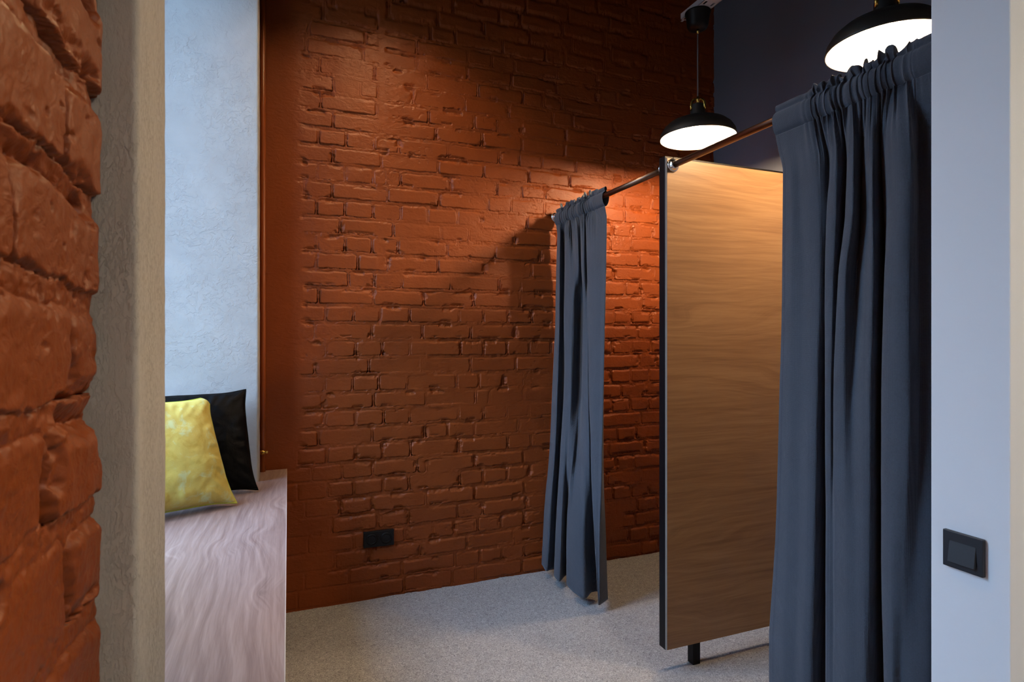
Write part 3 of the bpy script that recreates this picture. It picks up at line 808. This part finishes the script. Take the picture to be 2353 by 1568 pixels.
ZL = 2.376
lamp = make_pendant(.560)
lamp.location = (1.965, 2.420, ZL)
tag(lamp, 'black dome pendant lamp over the far booth, hanging before the brick wall', 'lamp', 'black pendant lamps')
l2 = copy_tree(lamp); l2.location = (1.965, 1.420, ZL)
tag(l2, 'black dome pendant lamp partly behind the large curtain, cut by the white wall', 'lamp', 'black pendant lamps')
# plain ceiling spot over the window seat, and an added, unseen hall lamp
def make_spot(loc, bulb, label):
    root = empty('ceiling_spot', loc, label, 'lamp')
    R = .09; top = ZC-loc[2]
    lathe('housing', [(R, 0), (R, .20), (.0, .20), (.0, .196), (R-.004, .196), (R-.004, 0)], M['shade'], root, 56)
    tube('stem', [(0, 0, .198), (0, 0, top*.6), (0, 0, top-.02)], .008, M['shade'], root, 14)
    lathe('ceiling_rose', [(0, top-.025), (.045, top-.025), (.045, top), (0, top)], M['shade'], root, 40)
    lathe('bulb', [(0, .048), (.020, .052), (.034, .064), (.038, .080), (.034, .098), (.024, .118), (.018, .14), (.018, .197), (0, .198)], bulb, root, 32)
    return root
make_spot((.47, 2.335, 3.29), M['bulb_spot'], 'black cylinder spot high over the window seat, lighting the brick wall')
make_spot((1.43, -.80, 3.30), M['bulb_hall_added'], 'added black cylinder spot, unseen in the hall, lighting the near casing and brick')

# perforated rail the booth lamps hang from
def rail(loc, y0, y1, label, zt=None):
    root = empty('mounting_rail', loc, label, 'rail')
    X0, X1, zb = loc[0]-.041, loc[0]+.041, loc[2]
    bm = bmesh.new()
    # bottom web with slots: built strip by strip
    ys = np.arange(y0, y1, .05)
    for i, y in enumerate(ys):
        yy = min(y+.05, y1)
        bm_box(bm, (X0, y, zb), (X0+.012, yy, zb+.002)); bm_box(bm, (X1-.012, y, zb), (X1, yy, zb+.002))
        bm_box(bm, (X0+.024, y, zb), (X1-.024, yy, zb+.002))
        if i % 3 != 2:
            bm_box(bm, (X0+.012, y, zb), (X0+.024, y+.022, zb+.002)); bm_box(bm, (X1-.024, y, zb), (X1-.012, y+.022, zb+.002))
        else:
            bm_box(bm, (X0+.012, y, zb), (X0+.024, yy, zb+.002)); bm_box(bm, (X1-.024, y, zb), (X1-.012, yy, zb+.002))
    bm_box(bm, (X0, y0, zb), (X0+.002, y1, zb+.030)); bm_box(bm, (X1-.002, y0, zb), (X1, y1, zb+.030))
    rel(bm_obj('slotted_channel', bm, M['rail'], root), root)
    rel(box('channel_back', (X0+.002, y0, zb+.028), (X1-.002, y1, zb+.030), M['slot'], root), root)
    for y in (y0+.25, y1-.25):
        rel(tube('threaded_hanger', [(loc[0], y, zb+.029), (loc[0], y, ZC)], .004, M['rail'], root, 8), root)
    return root
rail((1.965, 1.7, ZL+.560+.088), .95, 2.505, 'white slotted mounting rail carrying the booth lamps')
# ------------------------------------------------------------------ double socket and light switch
so = empty('wall_socket', (.4375, YB-.006, .311), 'black double wall socket low on the orange brick wall', 'socket')
bm = bmesh.new()
bm_box(bm, (.360, YB-.012, .2705), (.515, YB+.010, .3515), .003, 3)
pl = rel(bm_obj('cover_plate', bm, M['black_plastic'], so), so)
for x in (.4005, .4745):
    Mx = Matrix.Translation((x, YB-.012, .311)) @ Matrix.Rotation(PI/2, 4, 'X')
    o = lathe('outlet', [(.0290, -.001), (.0290, .0012), (.0225, .0014), (.0198, .0008), (.0192, -.009), (.0, -.009)][::-1], M['black_plastic'], so, 40, Mx)
    rel(o, so)
    for s_ in (-1, 1):
        pts = [(x+.0182*math.cos(s_*PI/2+t), YB-.0085, .311+.0182*math.sin(s_*PI/2+t)) for t in np.linspace(-.55, .55, 9)]
        c_ = tube('earth_contact', pts, .0016, M['socket_metal'], o, 6)
        c_.matrix_parent_inverse = Matrix.Translation(-Vector(so.location))
    hb = bmesh.new()
    for dx in (-.0095, .0095):
        bm_lathe(hb, [(0, .0), (.0024, .0), (.0024, .0006), (0, .0006)], 12, Matrix.Translation((x+dx, YB-.0035, .311)) @ Matrix.Rotation(PI/2, 4, 'X'))
    bm_lathe(hb, [(0, .0), (.0012, .0), (.0012, .0006), (0, .0006)], 12, Matrix.Translation((x, YB-.0035, .308)) @ Matrix.Rotation(PI/2, 4, 'X'))
    c_ = bm_obj('pin_hole', hb, M['slot'], o); c_.matrix_parent_inverse = Matrix.Translation(-Vector(so.location))

YS, ZSW = .832, .878
sw = empty('light_switch', (XW, YS, ZSW), 'square dark blue-black light switch on the white wall', 'switch')
bm = bmesh.new()
bm_box(bm, (XW-.0095, YS-.041, ZSW-.041), (XW+.001, YS+.041, ZSW+.041), .0018, 3)
rel(bm_obj('switch_frame', bm, M['navy_plastic'], sw), sw)
bm = bmesh.new()
bm_box(bm, (XW-.0135, YS-.0275, ZSW-.0275), (XW-.0060, YS+.0275, ZSW+.0275), .0014, 3)
for v in bm.verts:
    if v.co.x < XW-.009: v.co.x += -.0042*(ZSW-v.co.z)/.0275+.001
rel(bm_obj('rocker', bm, M['navy_plastic'], sw), sw)

# ------------------------------------------------------------------ daylight
w = bpy.data.worlds.new('overcast sky'); sc.world = w; w.use_nodes = True
nt = w.node_tree; bg = nt.nodes['Background']
tc = N(nt, 'ShaderNodeTexCoord'); sp = N(nt, 'ShaderNodeSeparateXYZ')
nt.links.new(tc.outputs['Generated'], sp.inputs[0])
c = ramp(nt, mth(nt, 'ADD', mth(nt, 'MULTIPLY', sp.outputs[2], .5), .5),
         [(.0, (.02, .022, .024)), (.505, (.04, .046, .055)), (.575, (.20, .28, .40)), (.73, (.46, .68, 1.0)), (1.0, (.42, .64, 1.0))])
nt.links.new(c, bg.inputs['Color'])
bg.inputs['Strength'].default_value = 20.5

# ------------------------------------------------------------------ camera
cam = bpy.data.cameras.new('camera'); co = bpy.data.objects.new('camera', cam); link(co)
co.location = (0, 0, 1.36)
co.rotation_euler = (PI/2, 0, -math.radians(21.22))
cam.sensor_fit = 'HORIZONTAL'; cam.sensor_width = 36.0
cam.lens = 1325/2353*36
cam.shift_x = 0; cam.shift_y = -(784-772)/2353
cam.clip_start = .02
cam.dof.use_dof = True; cam.dof.focus_distance = 2.4; cam.dof.aperture_fstop = 16
sc.camera = co

# ------------------------------------------------------------------ view and render options
sc.view_settings.view_transform = 'Standard'
try: sc.view_settings.look = 'None'
except Exception: pass
sc.view_settings.gamma = 1.0; sc.view_settings.exposure = 0.0
sc.view_settings.use_curve_mapping = False
cy = sc.cycles
cy.max_bounces = 7; cy.diffuse_bounces = 3; cy.glossy_bounces = 3; cy.transparent_max_bounces = 8
cy.sample_clamp_indirect = 6.0
cy.use_denoising = True
cy.use_adaptive_sampling = True; cy.adaptive_threshold = .07; cy.adaptive_min_samples = 16
cy.caustics_reflective = False; cy.caustics_refractive = False
